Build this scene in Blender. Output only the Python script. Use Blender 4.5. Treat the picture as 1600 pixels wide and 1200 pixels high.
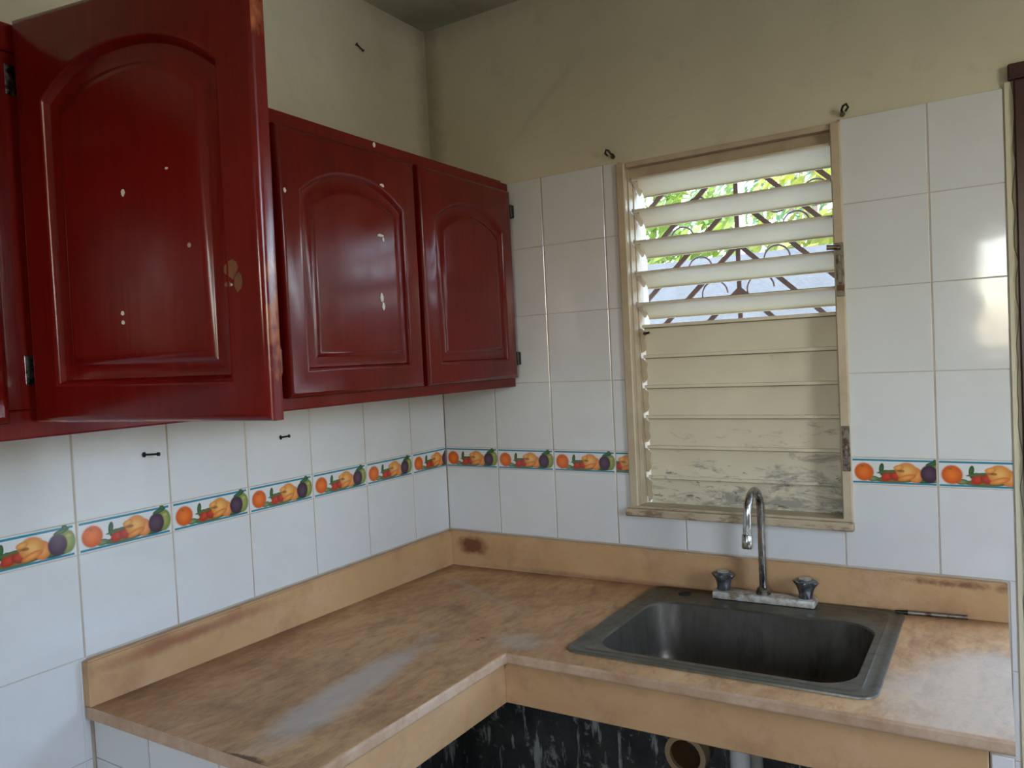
import bpy, bmesh, math, random
from mathutils import Vector, Matrix
random.seed(7)
for o in list(bpy.data.objects): bpy.data.objects.remove(o)
SC = bpy.context.scene
COL = SC.collection
PI = math.pi

# ------------------------------------------------------------------ camera
cam = bpy.data.cameras.new('camera'); camo = bpy.data.objects.new('camera', cam); COL.objects.link(camo)
Rr = ((0.84615309, 0.53069425, -0.04887295), (-0.02382268, -0.05394868, -0.99825950), (-0.53240720, 0.84584464, -0.03300628))
M4 = Matrix(((Rr[0][0], -Rr[1][0], -Rr[2][0], 1.4887), (Rr[0][1], -Rr[1][1], -Rr[2][1], -1.9491),
             (Rr[0][2], -Rr[1][2], -Rr[2][2], 1.5318), (0, 0, 0, 1)))
camo.matrix_world = M4
cam.sensor_width = 36.0; cam.sensor_fit = 'HORIZONTAL'; cam.lens = 36.0 * 1196.97 / 1600.0
cam.clip_start = 0.02; cam.clip_end = 200
SC.camera = camo
# ------------------------------------------------------------------ sky and light
w = bpy.data.worlds.new('sky'); SC.world = w; w.use_nodes = True
wn = w.node_tree; wn.nodes.clear()
wo = wn.nodes.new('ShaderNodeOutputWorld'); wb = wn.nodes.new('ShaderNodeBackground')
ws = wn.nodes.new('ShaderNodeTexSky'); ws.sky_type = 'NISHITA'; ws.sun_disc = False
ws.sun_elevation = math.radians(52); ws.sun_rotation = math.radians(150); ws.air_density = 1.0; ws.dust_density = 2.2; ws.ozone_density = 1.0
wn.links.new(ws.outputs[0], wb.inputs[0]); wb.inputs[1].default_value = 0.42
wn.links.new(wb.outputs[0], wo.inputs[0])

def portal(name, loc, rot, sx, sy):
    l = bpy.data.lights.new(name, 'AREA'); l.shape = 'RECTANGLE'; l.size = sx; l.size_y = sy
    l.cycles.is_portal = True
    o = bpy.data.objects.new(name, l); COL.objects.link(o); o.location = loc; o.rotation_euler = rot
    return o
portal('doorway_daylight', (2.20, 0.30, 1.02), (math.radians(-90), 0, 0), 1.30, 2.04)
portal('louver_daylight', (0.92, 0.30, 1.57), (math.radians(-90), 0, 0), 0.6, 0.95)
portal('rear_window_daylight', (1.75, -3.72, 1.75), (math.radians(90), 0, 0), 0.8, 0.85)
portal('added_opening_daylight', (3.10, -1.38, 1.80), (0, math.radians(90), 0), 1.1, 0.6)  # portal for the unseen opening added in the right wall
SC.view_settings.view_transform = 'Standard'; SC.view_settings.look = 'None'
SC.view_settings.gamma = 1.0; SC.view_settings.use_curve_mapping = False
SC.view_settings.exposure = 3.0

# ------------------------------------------------------------------ node helpers
def new_mat(name):
    m = bpy.data.materials.new(name); m.use_nodes = True
    nt = m.node_tree; b = nt.nodes['Principled BSDF']
    return m, nt, b
class NT:
    def __init__(s, name, rough=0.5, metal=0.0, spec=None):
        s.m, s.nt, s.b = new_mat(name)
        s.b.inputs['Roughness'].default_value = rough; s.b.inputs['Metallic'].default_value = metal
        s.tc = s.nt.nodes.new('ShaderNodeTexCoord'); s.geo = s.nt.nodes.new('ShaderNodeNewGeometry')
        s.obj = s.tc.outputs['Object']; s.pos = s.geo.outputs['Position']
    def n(s, t, **k):
        x = s.nt.nodes.new(t)
        for a, v in k.items(): setattr(x, a, v)
        return x
    def link(s, a, b): s.nt.links.new(a, b)
    def noise(s, vec, scale, detail=4, rough=0.6, stretch=None, dist=0.0):
        if stretch:
            mp = s.n('ShaderNodeMapping'); mp.inputs['Scale'].default_value = stretch; s.link(vec, mp.inputs[0]); vec = mp.outputs[0]
        x = s.n('ShaderNodeTexNoise'); s.link(vec, x.inputs['Vector']); x.inputs['Scale'].default_value = scale
        x.inputs['Detail'].default_value = detail; x.inputs['Roughness'].default_value = rough; x.inputs['Distortion'].default_value = dist
        return x.outputs['Fac']
    def rng(s, v, a, b, c=0.0, d=1.0, smooth=False):
        x = s.n('ShaderNodeMapRange'); s.link(v, x.inputs['Value'])
        if smooth: x.interpolation_type = 'SMOOTHSTEP'
        for k, q in zip(('From Min', 'From Max', 'To Min', 'To Max'), (a, b, c, d)): x.inputs[k].default_value = q
        return x.outputs[0]
    def mth(s, op, a, b=None):
        x = s.n('ShaderNodeMath', operation=op)
        for i, v in enumerate((a, b)):
            if v is None: continue
            if isinstance(v, (int, float)): x.inputs[i].default_value = v
            else: s.link(v, x.inputs[i])
        return x.outputs[0]
    def mix(s, f, a, b):
        x = s.n('ShaderNodeMix', data_type='RGBA')
        for i, v in ((0, f), (6, a), (7, b)):
            if isinstance(v, (int, float)): x.inputs[i].default_value = v
            elif isinstance(v, tuple): x.inputs[i].default_value = v if len(v) == 4 else v + (1,)
            else: s.link(v, x.inputs[i])
        return x.outputs[2]
    def spot(s, vec, c, r, rot=(0, 0, 0), soft=(0.9, 1.08), wob=0.0, wscale=20):
        mp = s.n('ShaderNodeMapping', vector_type='TEXTURE')
        mp.inputs['Location'].default_value = c; mp.inputs['Scale'].default_value = r; mp.inputs['Rotation'].default_value = rot
        s.link(vec, mp.inputs[0])
        l = s.n('ShaderNodeVectorMath', operation='LENGTH'); s.link(mp.outputs[0], l.inputs[0]); v = l.outputs['Value']
        if wob:
            v = s.mth('ADD', v, s.mth('MULTIPLY', s.mth('SUBTRACT', s.noise(vec, wscale, 5, 0.7), 0.5), wob))
        return s.rng(v, soft[0], soft[1], 1.0, 0.0)
    def col(s, c):
        if isinstance(c, tuple): s.b.inputs['Base Color'].default_value = c if len(c) == 4 else c + (1,)
        else: s.link(c, s.b.inputs['Base Color'])
    def rough(s, r): s.link(r, s.b.inputs['Roughness'])
    def bump(s, h, strength=0.2, dist=0.01):
        x = s.n('ShaderNodeBump'); x.inputs['Strength'].default_value = strength; x.inputs['Distance'].default_value = dist
        s.link(h, x.inputs['Height']); s.link(x.outputs[0], s.b.inputs['Normal'])
    def rnd(s): return s.n('ShaderNodeObjectInfo').outputs['Random']

MT = {}
def mats():
    # glazed white tile
    a = NT('white_glazed_tile', 0.12)
    big = a.noise(a.pos, 1.6, 3)
    c = a.mix(a.rng(a.rnd(), 0, 1, 0, 0.5), (0.66, 0.665, 0.655), (0.60, 0.605, 0.60))
    c = a.mix(a.rng(a.noise(a.pos, 5, 6, 0.7), 0.45, 0.8, 0, 0.35), c, (0.52, 0.50, 0.45))
    a.col(c); a.rough(a.rng(a.noise(a.pos, 9, 3), 0.3, 0.7, 0.05, 0.11)); a.bump(a.noise(a.pos, 7, 2), 0.12, 0.006)
    MT['tile'] = a.m
    a = NT('grout', 0.9); a.col(a.mix(a.rng(a.noise(a.pos, 6, 5), 0.35, 0.65), (0.40, 0.32, 0.23), (0.55, 0.50, 0.42))); a.bump(a.noise(a.pos, 150, 3), 0.3, 0.002); MT['grout'] = a.m
    # painted plaster
    a = NT('cream_plaster', 0.75)
    c = a.mix(a.rng(a.noise(a.pos, 2.2, 6, 0.65), 0.35, 0.7), (0.60, 0.555, 0.40), (0.52, 0.475, 0.335))
    c = a.mix(a.rng(a.noise(a.pos, 9, 8, 0.75), 0.56, 0.75, 0, 0.5), c, (0.40, 0.36, 0.26))
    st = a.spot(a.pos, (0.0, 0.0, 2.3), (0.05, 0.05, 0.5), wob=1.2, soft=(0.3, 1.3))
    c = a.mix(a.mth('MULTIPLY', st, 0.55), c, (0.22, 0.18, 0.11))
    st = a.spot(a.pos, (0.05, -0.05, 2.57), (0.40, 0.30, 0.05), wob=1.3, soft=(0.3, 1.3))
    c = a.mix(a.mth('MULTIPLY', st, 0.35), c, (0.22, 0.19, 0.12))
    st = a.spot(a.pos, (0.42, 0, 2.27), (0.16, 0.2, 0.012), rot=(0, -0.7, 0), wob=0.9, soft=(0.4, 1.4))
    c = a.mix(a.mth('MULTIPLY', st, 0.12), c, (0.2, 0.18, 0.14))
    a.col(c)
    a.bump(a.mth('ADD', a.noise(a.pos, 3.5, 3), a.mth('MULTIPLY', a.noise(a.pos, 60, 5), 0.12)), 0.35, 0.02); MT['plaster'] = a.m
    a = NT('ceiling_plaster', 0.85)
    c = a.mix(a.rng(a.noise(a.pos, 3, 6, 0.65), 0.35, 0.7), (0.46, 0.44, 0.32), (0.38, 0.36, 0.26))
    st = a.spot(a.pos, (0.10, -0.06, 2.57), (0.30, 0.12, 0.2), rot=(0, 0, 0.2), wob=1.4, soft=(0.2, 1.3))
    c = a.mix(a.mth('MULTIPLY', st, 0.55), c, (0.17, 0.15, 0.09)); a.col(c)
    a.bump(a.noise(a.pos, 8, 6), 0.3, 0.01); MT['ceiling'] = a.m
    # black mouldy unfinished concrete with pale drips
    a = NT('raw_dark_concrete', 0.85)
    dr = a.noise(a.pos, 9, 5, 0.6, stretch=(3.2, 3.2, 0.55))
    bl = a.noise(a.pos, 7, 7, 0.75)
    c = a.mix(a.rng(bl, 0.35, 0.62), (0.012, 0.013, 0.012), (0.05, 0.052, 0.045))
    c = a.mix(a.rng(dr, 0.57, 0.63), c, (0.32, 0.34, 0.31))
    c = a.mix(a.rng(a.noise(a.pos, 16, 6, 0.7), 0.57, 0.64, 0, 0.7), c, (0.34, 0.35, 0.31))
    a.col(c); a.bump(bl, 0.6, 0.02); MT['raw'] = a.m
    a = NT('cement_floor', 0.6); a.col(a.mix(a.noise(a.pos, 4, 6), (0.30, 0.26, 0.21), (0.22, 0.19, 0.16))); MT['floor'] = a.m
    # varnished red wood
    for nm, dark in (('red_varnish', 0), ('red_varnish_dark', 1)):
        a = NT(nm + '_wood', 0.22)
        gr = a.noise(a.obj, 14, 6, 0.6, stretch=(6, 6, 0.5), dist=0.6)
        cl = a.noise(a.obj, 5, 5, 0.6)
        c = a.mix(a.rng(gr, 0.3, 0.7), (0.118, 0.0035, 0.0025), (0.150, 0.0065, 0.004))
        c = a.mix(a.rng(cl, 0.45, 0.75, 0, 0.55), c, (0.055, 0.003, 0.0025))
        v = a.n('ShaderNodeTexVoronoi', feature='F1'); v.inputs['Scale'].default_value = 22; a.link(a.obj, v.inputs['Vector'])
        sep = a.n('ShaderNodeSeparateColor'); a.link(v.outputs['Color'], sep.inputs[0])
        ch = a.mth('MULTIPLY', a.rng(v.outputs['Distance'], 0.05, 0.09, 1, 0), a.rng(sep.outputs[0], 0.955, 0.96))
        c = a.mix(ch, c, (0.62, 0.52, 0.42))
        if dark:   # the sides of the doors, where the varnish has rubbed off in places
            wv = a.noise(a.obj, 6, 5, 0.7, stretch=(1, 1, 0.6))
            c = a.mix(a.rng(wv, 0.47, 0.57, 0, 0.85), c, (0.42, 0.13, 0.04))
        a.col(c)
        a.rough(a.rng(a.noise(a.obj, 12, 4), 0.3, 0.7, 0.13, 0.27))
        a.b.inputs['Specular IOR Level'].default_value = 0.38
        a.bump(a.mth('ADD', a.mth('MULTIPLY', a.noise(a.obj, 4, 2), 0.5), a.mth('MULTIPLY', gr, 0.10)), 0.16, 0.012); MT[nm] = a.m
    a = NT('paint_splash', 0.5); a.col((0.62, 0.58, 0.5)); MT['splash'] = a.m
    a = NT('bare_wood_scuff', 0.6); a.col(a.mix(a.noise(a.obj, 40, 4), (0.24, 0.10, 0.035), (0.07, 0.015, 0.008))); MT['scuff'] = a.m
    # sandy brown stone worktop
    for nm in ('stone', 'stone_edge'):
        a = NT(nm + '_worktop', 0.42)
        n1 = a.noise(a.pos, 3.2, 7, 0.62, dist=0.8)
        n2 = a.noise(a.pos, 14, 8, 0.75, stretch=(1, 0.45, 1), dist=0.5)
        n3 = a.noise(a.pos, 6, 8, 0.7)
        if nm == 'stone':
            c = a.mix(a.rng(n1, 0.35, 0.68), (0.66, 0.40, 0.19), (0.46, 0.25, 0.11))
            c = a.mix(a.rng(n2, 0.46, 0.66, 0, 0.6), c, (0.22, 0.115, 0.055))
            c = a.mix(a.rng(n3, 0.56, 0.75, 0, 0.5), c, (0.46, 0.36, 0.25))
            n4 = a.noise(a.pos, 55, 6, 0.75, stretch=(1, 0.4, 1))
            c = a.mix(a.rng(n4, 0.5, 0.68, 0, 0.4), c, (0.19, 0.10, 0.05)); c = a.mix(a.rng(n4, 0.48, 0.32, 0, 0.35), c, (0.58, 0.44, 0.30))
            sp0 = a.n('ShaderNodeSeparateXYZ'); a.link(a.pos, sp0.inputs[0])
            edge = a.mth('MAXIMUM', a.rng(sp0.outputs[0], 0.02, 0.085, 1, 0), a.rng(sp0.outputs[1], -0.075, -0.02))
            c = a.mix(a.mth('MULTIPLY', edge, a.rng(n3, 0.3, 0.62, 0.2, 0.85)), c, (0.17, 0.085, 0.035))  # brown joint dirt plus contact shade painted along the backsplashes
            f = a.spot(a.pos, (0.425, -0.90, 0.9), (0.055, 0.29, 0.3), rot=(0, 0, 0.13), wob=1.3, wscale=9, soft=(0.55, 1.15))
            c = a.mix(a.mth('MULTIPLY', f, 0.62), c, (0.56, 0.54, 0.50))  # pale streak: worn stone with a reflection painted in
            f2 = a.spot(a.pos, (0.585, -0.54, 0.9), (0.07, 0.05, 0.3), wob=1.6, wscale=22, soft=(0.5, 1.2))
            c = a.mix(a.mth('MULTIPLY', f2, 0.5), c, (0.55, 0.50, 0.42))
            f3 = a.spot(a.pos, (0.30, -0.26, 0.9), (0.28, 0.012, 0.3), rot=(0, 0, -0.5), wob=1.8, wscale=12, soft=(0.4, 1.2))
            c = a.mix(a.mth('MULTIPLY', f3, 0.4), c, (0.50, 0.42, 0.33))
            f4 = a.spot(a.pos, (0.455, -1.182, 0.9), (0.075, 0.020, 0.3), rot=(0, 0, 0.12), wob=0.9, wscale=30, soft=(0.7, 0.95))
            c = a.mix(a.mth('MULTIPLY', f4, 0.9), c, (0.10, 0.045, 0.015))
            f5 = a.spot(a.pos, (0.435, -1.192, 0.9), (0.022, 0.016, 0.3), wob=0.6, wscale=40, soft=(0.8, 1.0))
            c = a.mix(f5, c, (0.01, 0.008, 0.006))
            f6 = a.spot(a.pos, (1.46, -0.42, 0.9), (0.15, 0.25, 0.3), rot=(0, 0, -0.45), wob=1.3, wscale=9, soft=(0.6, 1.1))
            c = a.mix(a.mth('MULTIPLY', f6, 0.42), c, (0.56, 0.55, 0.48))  # light falling in from the doorway, painted as a paler patch
            v = a.n('ShaderNodeTexVoronoi', feature='F1'); v.inputs['Scale'].default_value = 16; a.link(a.pos, v.inputs['Vector'])
            sp = a.n('ShaderNodeSeparateColor'); a.link(v.outputs['Color'], sp.inputs[0])
            c = a.mix(a.mth('MULTIPLY', a.rng(v.outputs['Distance'], 0.06, 0.12, 0.7, 0), a.rng(sp.outputs[0], 0.9, 0.91)), c, (0.12, 0.06, 0.03))
            a.rough(a.rng(a.mth('ADD', n3, a.mth('MULTIPLY', f, -0.2)), 0.25, 0.7, 0.34, 0.6)); a.b.inputs['Specular IOR Level'].default_value = 0.3
        else:
            c = a.mix(a.rng(n1, 0.35, 0.68), (0.54, 0.335, 0.165), (0.46, 0.27, 0.125))
            c = a.mix(a.rng(n3, 0.52, 0.7, 0, 0.6), c, (0.30, 0.15, 0.075))
            c = a.mix(a.rng(n2, 0.52, 0.7, 0, 0.45), c, (0.55, 0.40, 0.27))
            f = a.spot(a.pos, (0.10, 0.0, 0.955), (0.06, 0.1, 0.035), wob=1.2, wscale=20, soft=(0.6, 1.1))
            c = a.mix(a.mth('MULTIPLY', f, 0.9), c, (0.13, 0.035, 0.012))
            f = a.spot(a.pos, (0.0, -0.95, 0.975), (0.1, 0.22, 0.016), wob=1.6, wscale=14, soft=(0.4, 1.3))
            c = a.mix(a.mth('MULTIPLY', f, 0.8), c, (0.26, 0.09, 0.04))
            f = a.spot(a.pos, (1.42, 0.0, 0.985), (0.16, 0.1, 0.012), wob=2.4, wscale=26, soft=(0.3, 0.9))
            c = a.mix(a.mth('MULTIPLY', f, 0.8), c, (0.15, 0.05, 0.02))
            f = a.spot(a.pos, (0.65, 0.0, 0.90), (0.5, 0.1, 0.012), wob=1.8, wscale=18, soft=(0.3, 1.1))
            c = a.mix(a.mth('MULTIPLY', f, 0.55), c, (0.18, 0.07, 0.03))  # joint dirt and painted contact shade along the backsplash foot
        a.col(c); a.bump(a.mth('ADD', n2, n3), 0.12, 0.004); MT[nm] = a.m
    a = NT('worn_stone_nosing', 0.5); n3 = a.noise(a.pos, 9, 8, 0.75)
    a.col(a.mix(a.rng(n3, 0.35, 0.65), (0.56, 0.40, 0.28), (0.38, 0.22, 0.115))); a.bump(n3, 0.3, 0.006); MT['nose'] = a.m
    # steel
    a = NT('dull_sink_steel', 0.35, 0.85)
    n = a.noise(a.pos, 6, 6, 0.7); d = a.noise(a.pos, 22, 6, 0.75, stretch=(1, 1, 0.3))
    c = a.mix(a.rng(n, 0.35, 0.7), (0.20, 0.20, 0.17), (0.12, 0.115, 0.09))
    c = a.mix(a.rng(d, 0.5, 0.68, 0, 0.6), c, (0.11, 0.095, 0.07))
    f = a.spot(a.pos, (0.80, -0.04, 0.9), (0.13, 0.025, 0.3), wob=1.3, wscale=25, soft=(0.5, 1.1))
    c = a.mix(a.mth('MULTIPLY', f, 0.7), c, (0.08, 0.045, 0.02))
    a.col(c); a.rough(a.rng(d, 0.35, 0.65, 0.30, 0.5)); MT['steel'] = a.m
    a = NT('stained_bowl_steel', 0.4, 0.75)
    n = a.noise(a.pos, 5, 6, 0.7); d = a.noise(a.pos, 26, 6, 0.75, stretch=(1, 1, 0.25))
    c = a.mix(a.rng(n, 0.35, 0.7), (0.15, 0.138, 0.115), (0.095, 0.085, 0.068))
    c = a.mix(a.rng(d, 0.48, 0.66, 0, 0.7), c, (0.035, 0.027, 0.02))
    sx = a.n('ShaderNodeSeparateXYZ'); a.link(a.pos, sx.inputs[0])
    silt = a.mth('MULTIPLY', a.rng(a.mth('ADD', sx.outputs[2], a.mth('MULTIPLY', a.mth('SUBTRACT', n, 0.5), 0.06)), 0.74, 0.79, 1, 0), 0.8)
    c = a.mix(silt, c, (0.15, 0.095, 0.05))
    a.col(c); a.rough(a.rng(d, 0.35, 0.65, 0.30, 0.55)); MT['bowl'] = a.m
    a = NT('worn_chrome', 0.16, 1.0); n = a.noise(a.pos, 30, 5, 0.7)
    a.col(a.mix(a.rng(n, 0.45, 0.7), (0.50, 0.50, 0.50), (0.20, 0.19, 0.17))); a.rough(a.rng(n, 0.4, 0.7, 0.12, 0.45)); MT['chrome'] = a.m
    a = NT('limescaled_chrome', 0.5, 0.15); n = a.noise(a.pos, 35, 5, 0.7)
    a.col(a.mix(a.rng(n, 0.42, 0.62), (0.52, 0.53, 0.49), (0.25, 0.18, 0.11))); MT['scale'] = a.m
    a = NT('smoky_knob', 0.2, 0.55); n = a.noise(a.pos, 60, 4)
    a.col(a.mix(a.rng(n, 0.4, 0.65), (0.15, 0.155, 0.16), (0.05, 0.05, 0.05))); MT['knob'] = a.m
    a = NT('rust_spotted_metal', 0.45, 0.8); n = a.noise(a.pos, 60, 5)
    a.col(a.mix(a.rng(n, 0.45, 0.6), (0.22, 0.20, 0.17), (0.10, 0.05, 0.025))); MT['rusty'] = a.m
    a = NT('hinge_metal', 0.3, 0.9); n = a.noise(a.pos, 90, 4)
    a.col(a.mix(a.rng(n, 0.45, 0.6), (0.22, 0.20, 0.20), (0.035, 0.015, 0.012))); MT['hinge'] = a.m
    a = NT('black_metal', 0.4, 0.4); a.col((0.012, 0.010, 0.009)); MT['black'] = a.m
    a = NT('dark_hole', 0.9); a.col((0.01, 0.01, 0.01)); MT['hole'] = a.m
    # window
    a = NT('cream_painted_slat', 0.38)
    n = a.noise(a.pos, 4, 5); c = a.mix(a.rng(n, 0.35, 0.65), (0.68, 0.62, 0.46), (0.61, 0.54, 0.40))
    sx = a.n('ShaderNodeSeparateXYZ'); a.link(a.pos, sx.inputs[0])
    g = a.noise(a.pos, 13, 8, 0.75, stretch=(0.7, 1, 2.2), dist=0.8)
    low = a.rng(sx.outputs[2], 1.13, 1.42, 0.13, -0.06)
    rt = a.rng(sx.outputs[0], 0.68, 1.05, -0.02, 0.03)
    dm = a.rng(a.mth('ADD', g, a.mth('ADD', low, rt)), 0.60, 0.72, 0, 0.75)
    c = a.mix(dm, c, (0.20, 0.185, 0.16))
    fk = a.rng(a.mth('ADD', a.noise(a.pos, 40, 5, 0.7, stretch=(0.5, 1, 1.6)), low), 0.70, 0.76, 0, 0.8)
    c = a.mix(fk, c, (0.07, 0.06, 0.05))
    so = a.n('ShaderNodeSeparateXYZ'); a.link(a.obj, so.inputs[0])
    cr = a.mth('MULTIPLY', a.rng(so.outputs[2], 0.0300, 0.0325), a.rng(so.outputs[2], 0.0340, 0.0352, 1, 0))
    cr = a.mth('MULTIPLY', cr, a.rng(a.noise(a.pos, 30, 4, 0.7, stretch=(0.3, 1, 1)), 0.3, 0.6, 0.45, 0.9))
    c = a.mix(cr, c, (0.10, 0.075, 0.05))  # dark gap shade painted into the slat colour just below its lip
    a.col(c); MT['slat'] = a.m
    a = NT('cream_window_paint', 0.45)
    n = a.noise(a.pos, 9, 6, 0.7); c = a.mix(a.rng(n, 0.4, 0.7), (0.50, 0.41, 0.28), (0.40, 0.31, 0.20))
    sx = a.n('ShaderNodeSeparateXYZ'); a.link(a.pos, sx.inputs[0])
    c = a.mix(a.rng(a.mth('ADD', a.noise(a.pos, 22, 7, 0.75, stretch=(0.35, 1, 1)), a.rng(sx.outputs[2], 1.08, 1.14, 0.12, -0.1)), 0.58, 0.66, 0, 0.8), c, (0.17, 0.10, 0.05))
    a.col(c); MT['frame'] = a.m
    a = NT('maroon_door_paint', 0.35); a.col(a.mix(a.noise(a.pos, 9, 5), (0.055, 0.007, 0.006), (0.022, 0.005, 0.005))); MT['maroon'] = a.m
    a = NT('iron_grille_paint', 0.5); a.col((0.14, 0.075, 0.06)); MT['iron'] = a.m
    a = NT('grey_block_wall', 0.9); a.col(a.mix(a.noise(a.pos, 8, 7, 0.7), (0.062, 0.074, 0.080), (0.028, 0.033, 0.037))); a.bump(a.noise(a.pos, 30, 5), 0.4, 0.01); MT['block'] = a.m
    a = NT('yard_concrete', 0.9); a.col(a.mix(a.noise(a.pos, 2, 6, 0.7), (0.52, 0.50, 0.45), (0.42, 0.41, 0.37))); MT['yard'] = a.m
    a = NT('bark', 0.9); a.col(a.mix(a.noise(a.pos, 15, 6), (0.10, 0.075, 0.055), (0.05, 0.04, 0.03))); MT['bark'] = a.m
    for i, (c1, c2) in enumerate((((0.14, 0.20, 0.025), (0.03, 0.07, 0.015)), ((0.07, 0.14, 0.04), (0.02, 0.05, 0.015)), ((0.22, 0.23, 0.03), (0.07, 0.11, 0.02)))):
        a = NT('leaf_green_%s' % 'abc'[i], 0.55); a.col(a.mix(a.rng(a.noise(a.pos, 9, 3), 0.35, 0.65), c1, c2))
        t = a.n('ShaderNodeBsdfTranslucent'); t.inputs[0].default_value = (c1[0] * 1.1, c1[1] * 1.1, c1[2], 1)
        mx = a.n('ShaderNodeMixShader'); mx.inputs[0].default_value = 0.4
        out = a.nt.nodes['Material Output']; a.link(a.b.outputs[0], mx.inputs[1]); a.link(t.outputs[0], mx.inputs[2]); a.link(mx.outputs[0], out.inputs[0])
        MT['leaf%d' % i] = a.m
    a = NT('brown_pvc', 0.35); a.col((0.17, 0.085, 0.035)); MT['pvc_brown'] = a.m
    a = NT('tan_pvc', 0.35); a.col((0.40, 0.28, 0.15)); MT['pvc_tan'] = a.m
    a = NT('white_pvc', 0.35); a.col((0.52, 0.53, 0.50)); MT['pvc_white'] = a.m
    # fruit border print, in the tile's own metres: x to the right, z up
    a = NT('fruit_border_tile', 0.13)
    W, H = 0.1966, 0.0632
    c = (0.66, 0.66, 0.64)
    sx = a.n('ShaderNodeSeparateXYZ'); a.link(a.obj, sx.inputs[0]); X, Z = sx.outputs[0], sx.outputs[2]
    def band(v, lo, hi, e=0.0004): return a.mth('MULTIPLY', a.rng(v, lo - e, lo + e), a.rng(v, hi - e, hi + e, 1, 0))
    inx = band(X, 0.004, W - 0.004)
    c = a.mix(a.mth('MULTIPLY', inx, band(Z, H * 0.880, H * 0.950)), c, (0.03, 0.22, 0.32))
    c = a.mix(a.mth('MULTIPLY', inx, band(Z, H * 0.055, H * 0.12)), c, (0.03, 0.22, 0.32))
    def el(u, v, rx, rz, c1, c2=None, rot=0.0, soft=(0.88, 1.06)):
        nonlocal c
        mp = a.n('ShaderNodeMapping', vector_type='TEXTURE'); mp.inputs['Location'].default_value = (u * W, 0, v * H)
        mp.inputs['Scale'].default_value = (rx * 1.1, 50, rz * 1.12); mp.inputs['Rotation'].default_value = (0, rot, 0); a.link(a.obj, mp.inputs[0])
        l = a.n('ShaderNodeVectorMath', operation='LENGTH'); a.link(mp.outputs[0], l.inputs[0]); L = l.outputs['Value']
        k = a.mix(a.rng(L, 0.2, 1.0), c1, c2) if c2 else c1
        c = a.mix(a.rng(L, soft[0], soft[1], 1, 0), c, k)
    G1, G2 = (0.06, 0.14, 0.05), (0.025, 0.07, 0.03)
    el(0.45, 0.20, 0.040, 0.006, (0.20, 0.16, 0.05), (0.10, 0.13, 0.05))
    el(0.24, 0.23, 0.012, 0.006, (0.24, 0.26, 0.12), G1)
    el(0.78, 0.22, 0.030, 0.006, G1, G2)
    el(0.335, 0.62, 0.0048, 0.011, G1, G2, 0.15)
    el(0.37, 0.45, 0.010, 0.006, (0.10, 0.13, 0.05), G2, -0.3)
    el(0.145, 0.47, 0.0195, 0.0195, (0.78, 0.18, 0.03), (0.55, 0.09, 0.015))
    el(0.13, 0.68, 0.003, 0.0015, (0.25, 0.20, 0.03), G1)
    el(0.40, 0.33, 0.014, 0.0095, (0.56, 0.06, 0.03), (0.35, 0.03, 0.02), -0.5)
    el(0.485, 0.36, 0.012, 0.0105, (0.50, 0.06, 0.035), (0.28, 0.03, 0.02), 0.2)
    el(0.40, 0.50, 0.022, 0.003, (0.13, 0.13, 0.04), G1, -0.15)
    el(0.69, 0.40, 0.014, 0.0165, (0.80, 0.36, 0.12), (0.60, 0.17, 0.04))
    el(0.60, 0.53, 0.0205, 0.0185, (0.80, 0.42, 0.13), (0.60, 0.21, 0.04))
    el(0.525, 0.55, 0.010, 0.0035, (0.22, 0.10, 0.03), (0.45, 0.20, 0.05), 0.15)
    el(0.515, 0.66, 0.010, 0.0055, (0.78, 0.38, 0.10), (0.62, 0.22, 0.05), -0.2)
    el(0.60, 0.30, 0.018, 0.006, (0.80, 0.34, 0.09), (0.55, 0.15, 0.03), -0.3)
    el(0.92, 0.50, 0.0145, 0.0205, (0.34, 0.36, 0.10), (0.15, 0.20, 0.05))
    el(0.935, 0.66, 0.006, 0.004, (0.45, 0.40, 0.12), (0.30, 0.30, 0.08))
    el(0.83, 0.46, 0.0165, 0.0185, (0.10, 0.055, 0.085), (0.045, 0.022, 0.04))
    el(0.87, 0.83, 0.014, 0.0042, G1, G2, -0.25)
    el(0.90, 0.93, 0.005, 0.004, G1, G2)
    a.col(c); a.bump(a.noise(a.pos, 7, 2), 0.12, 0.006)
    MT['border'] = a.m
mats()

# ------------------------------------------------------------------ mesh helpers
def link(o): COL.objects.link(o); return o
def mk(name, bm, mat, parent=None, loc=(0, 0, 0), rz=0.0, smooth=False, kind=None, label=None):
    bmesh.ops.recalc_face_normals(bm, faces=bm.faces)
    me = bpy.data.meshes.new(name); bm.to_mesh(me); bm.free()
    for m in (mat if isinstance(mat, (list, tuple)) else [mat]): me.materials.append(MT[m])
    if smooth:
        for p in me.polygons: p.use_smooth = True
        try: me.set_sharp_from_angle(angle=math.radians(38))
        except Exception: pass
    o = bpy.data.objects.new(name, me); link(o); o.location = loc; o.rotation_euler = (0, 0, rz)
    if parent: o.parent = parent
    if kind: o['kind'] = kind
    if label: o['label'] = label
    return o
def empty(name, loc=(0, 0, 0), rz=0.0, **props):
    o = bpy.data.objects.new(name, None); link(o); o.location = loc; o.rotation_euler = (0, 0, rz); o.empty_display_size = 0.05
    for k, v in props.items(): o[k] = v
    return o
def tag(o, label, category, group=None):
    o['label'] = label; o['category'] = category
    if group: o['group'] = group
    return o
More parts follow.
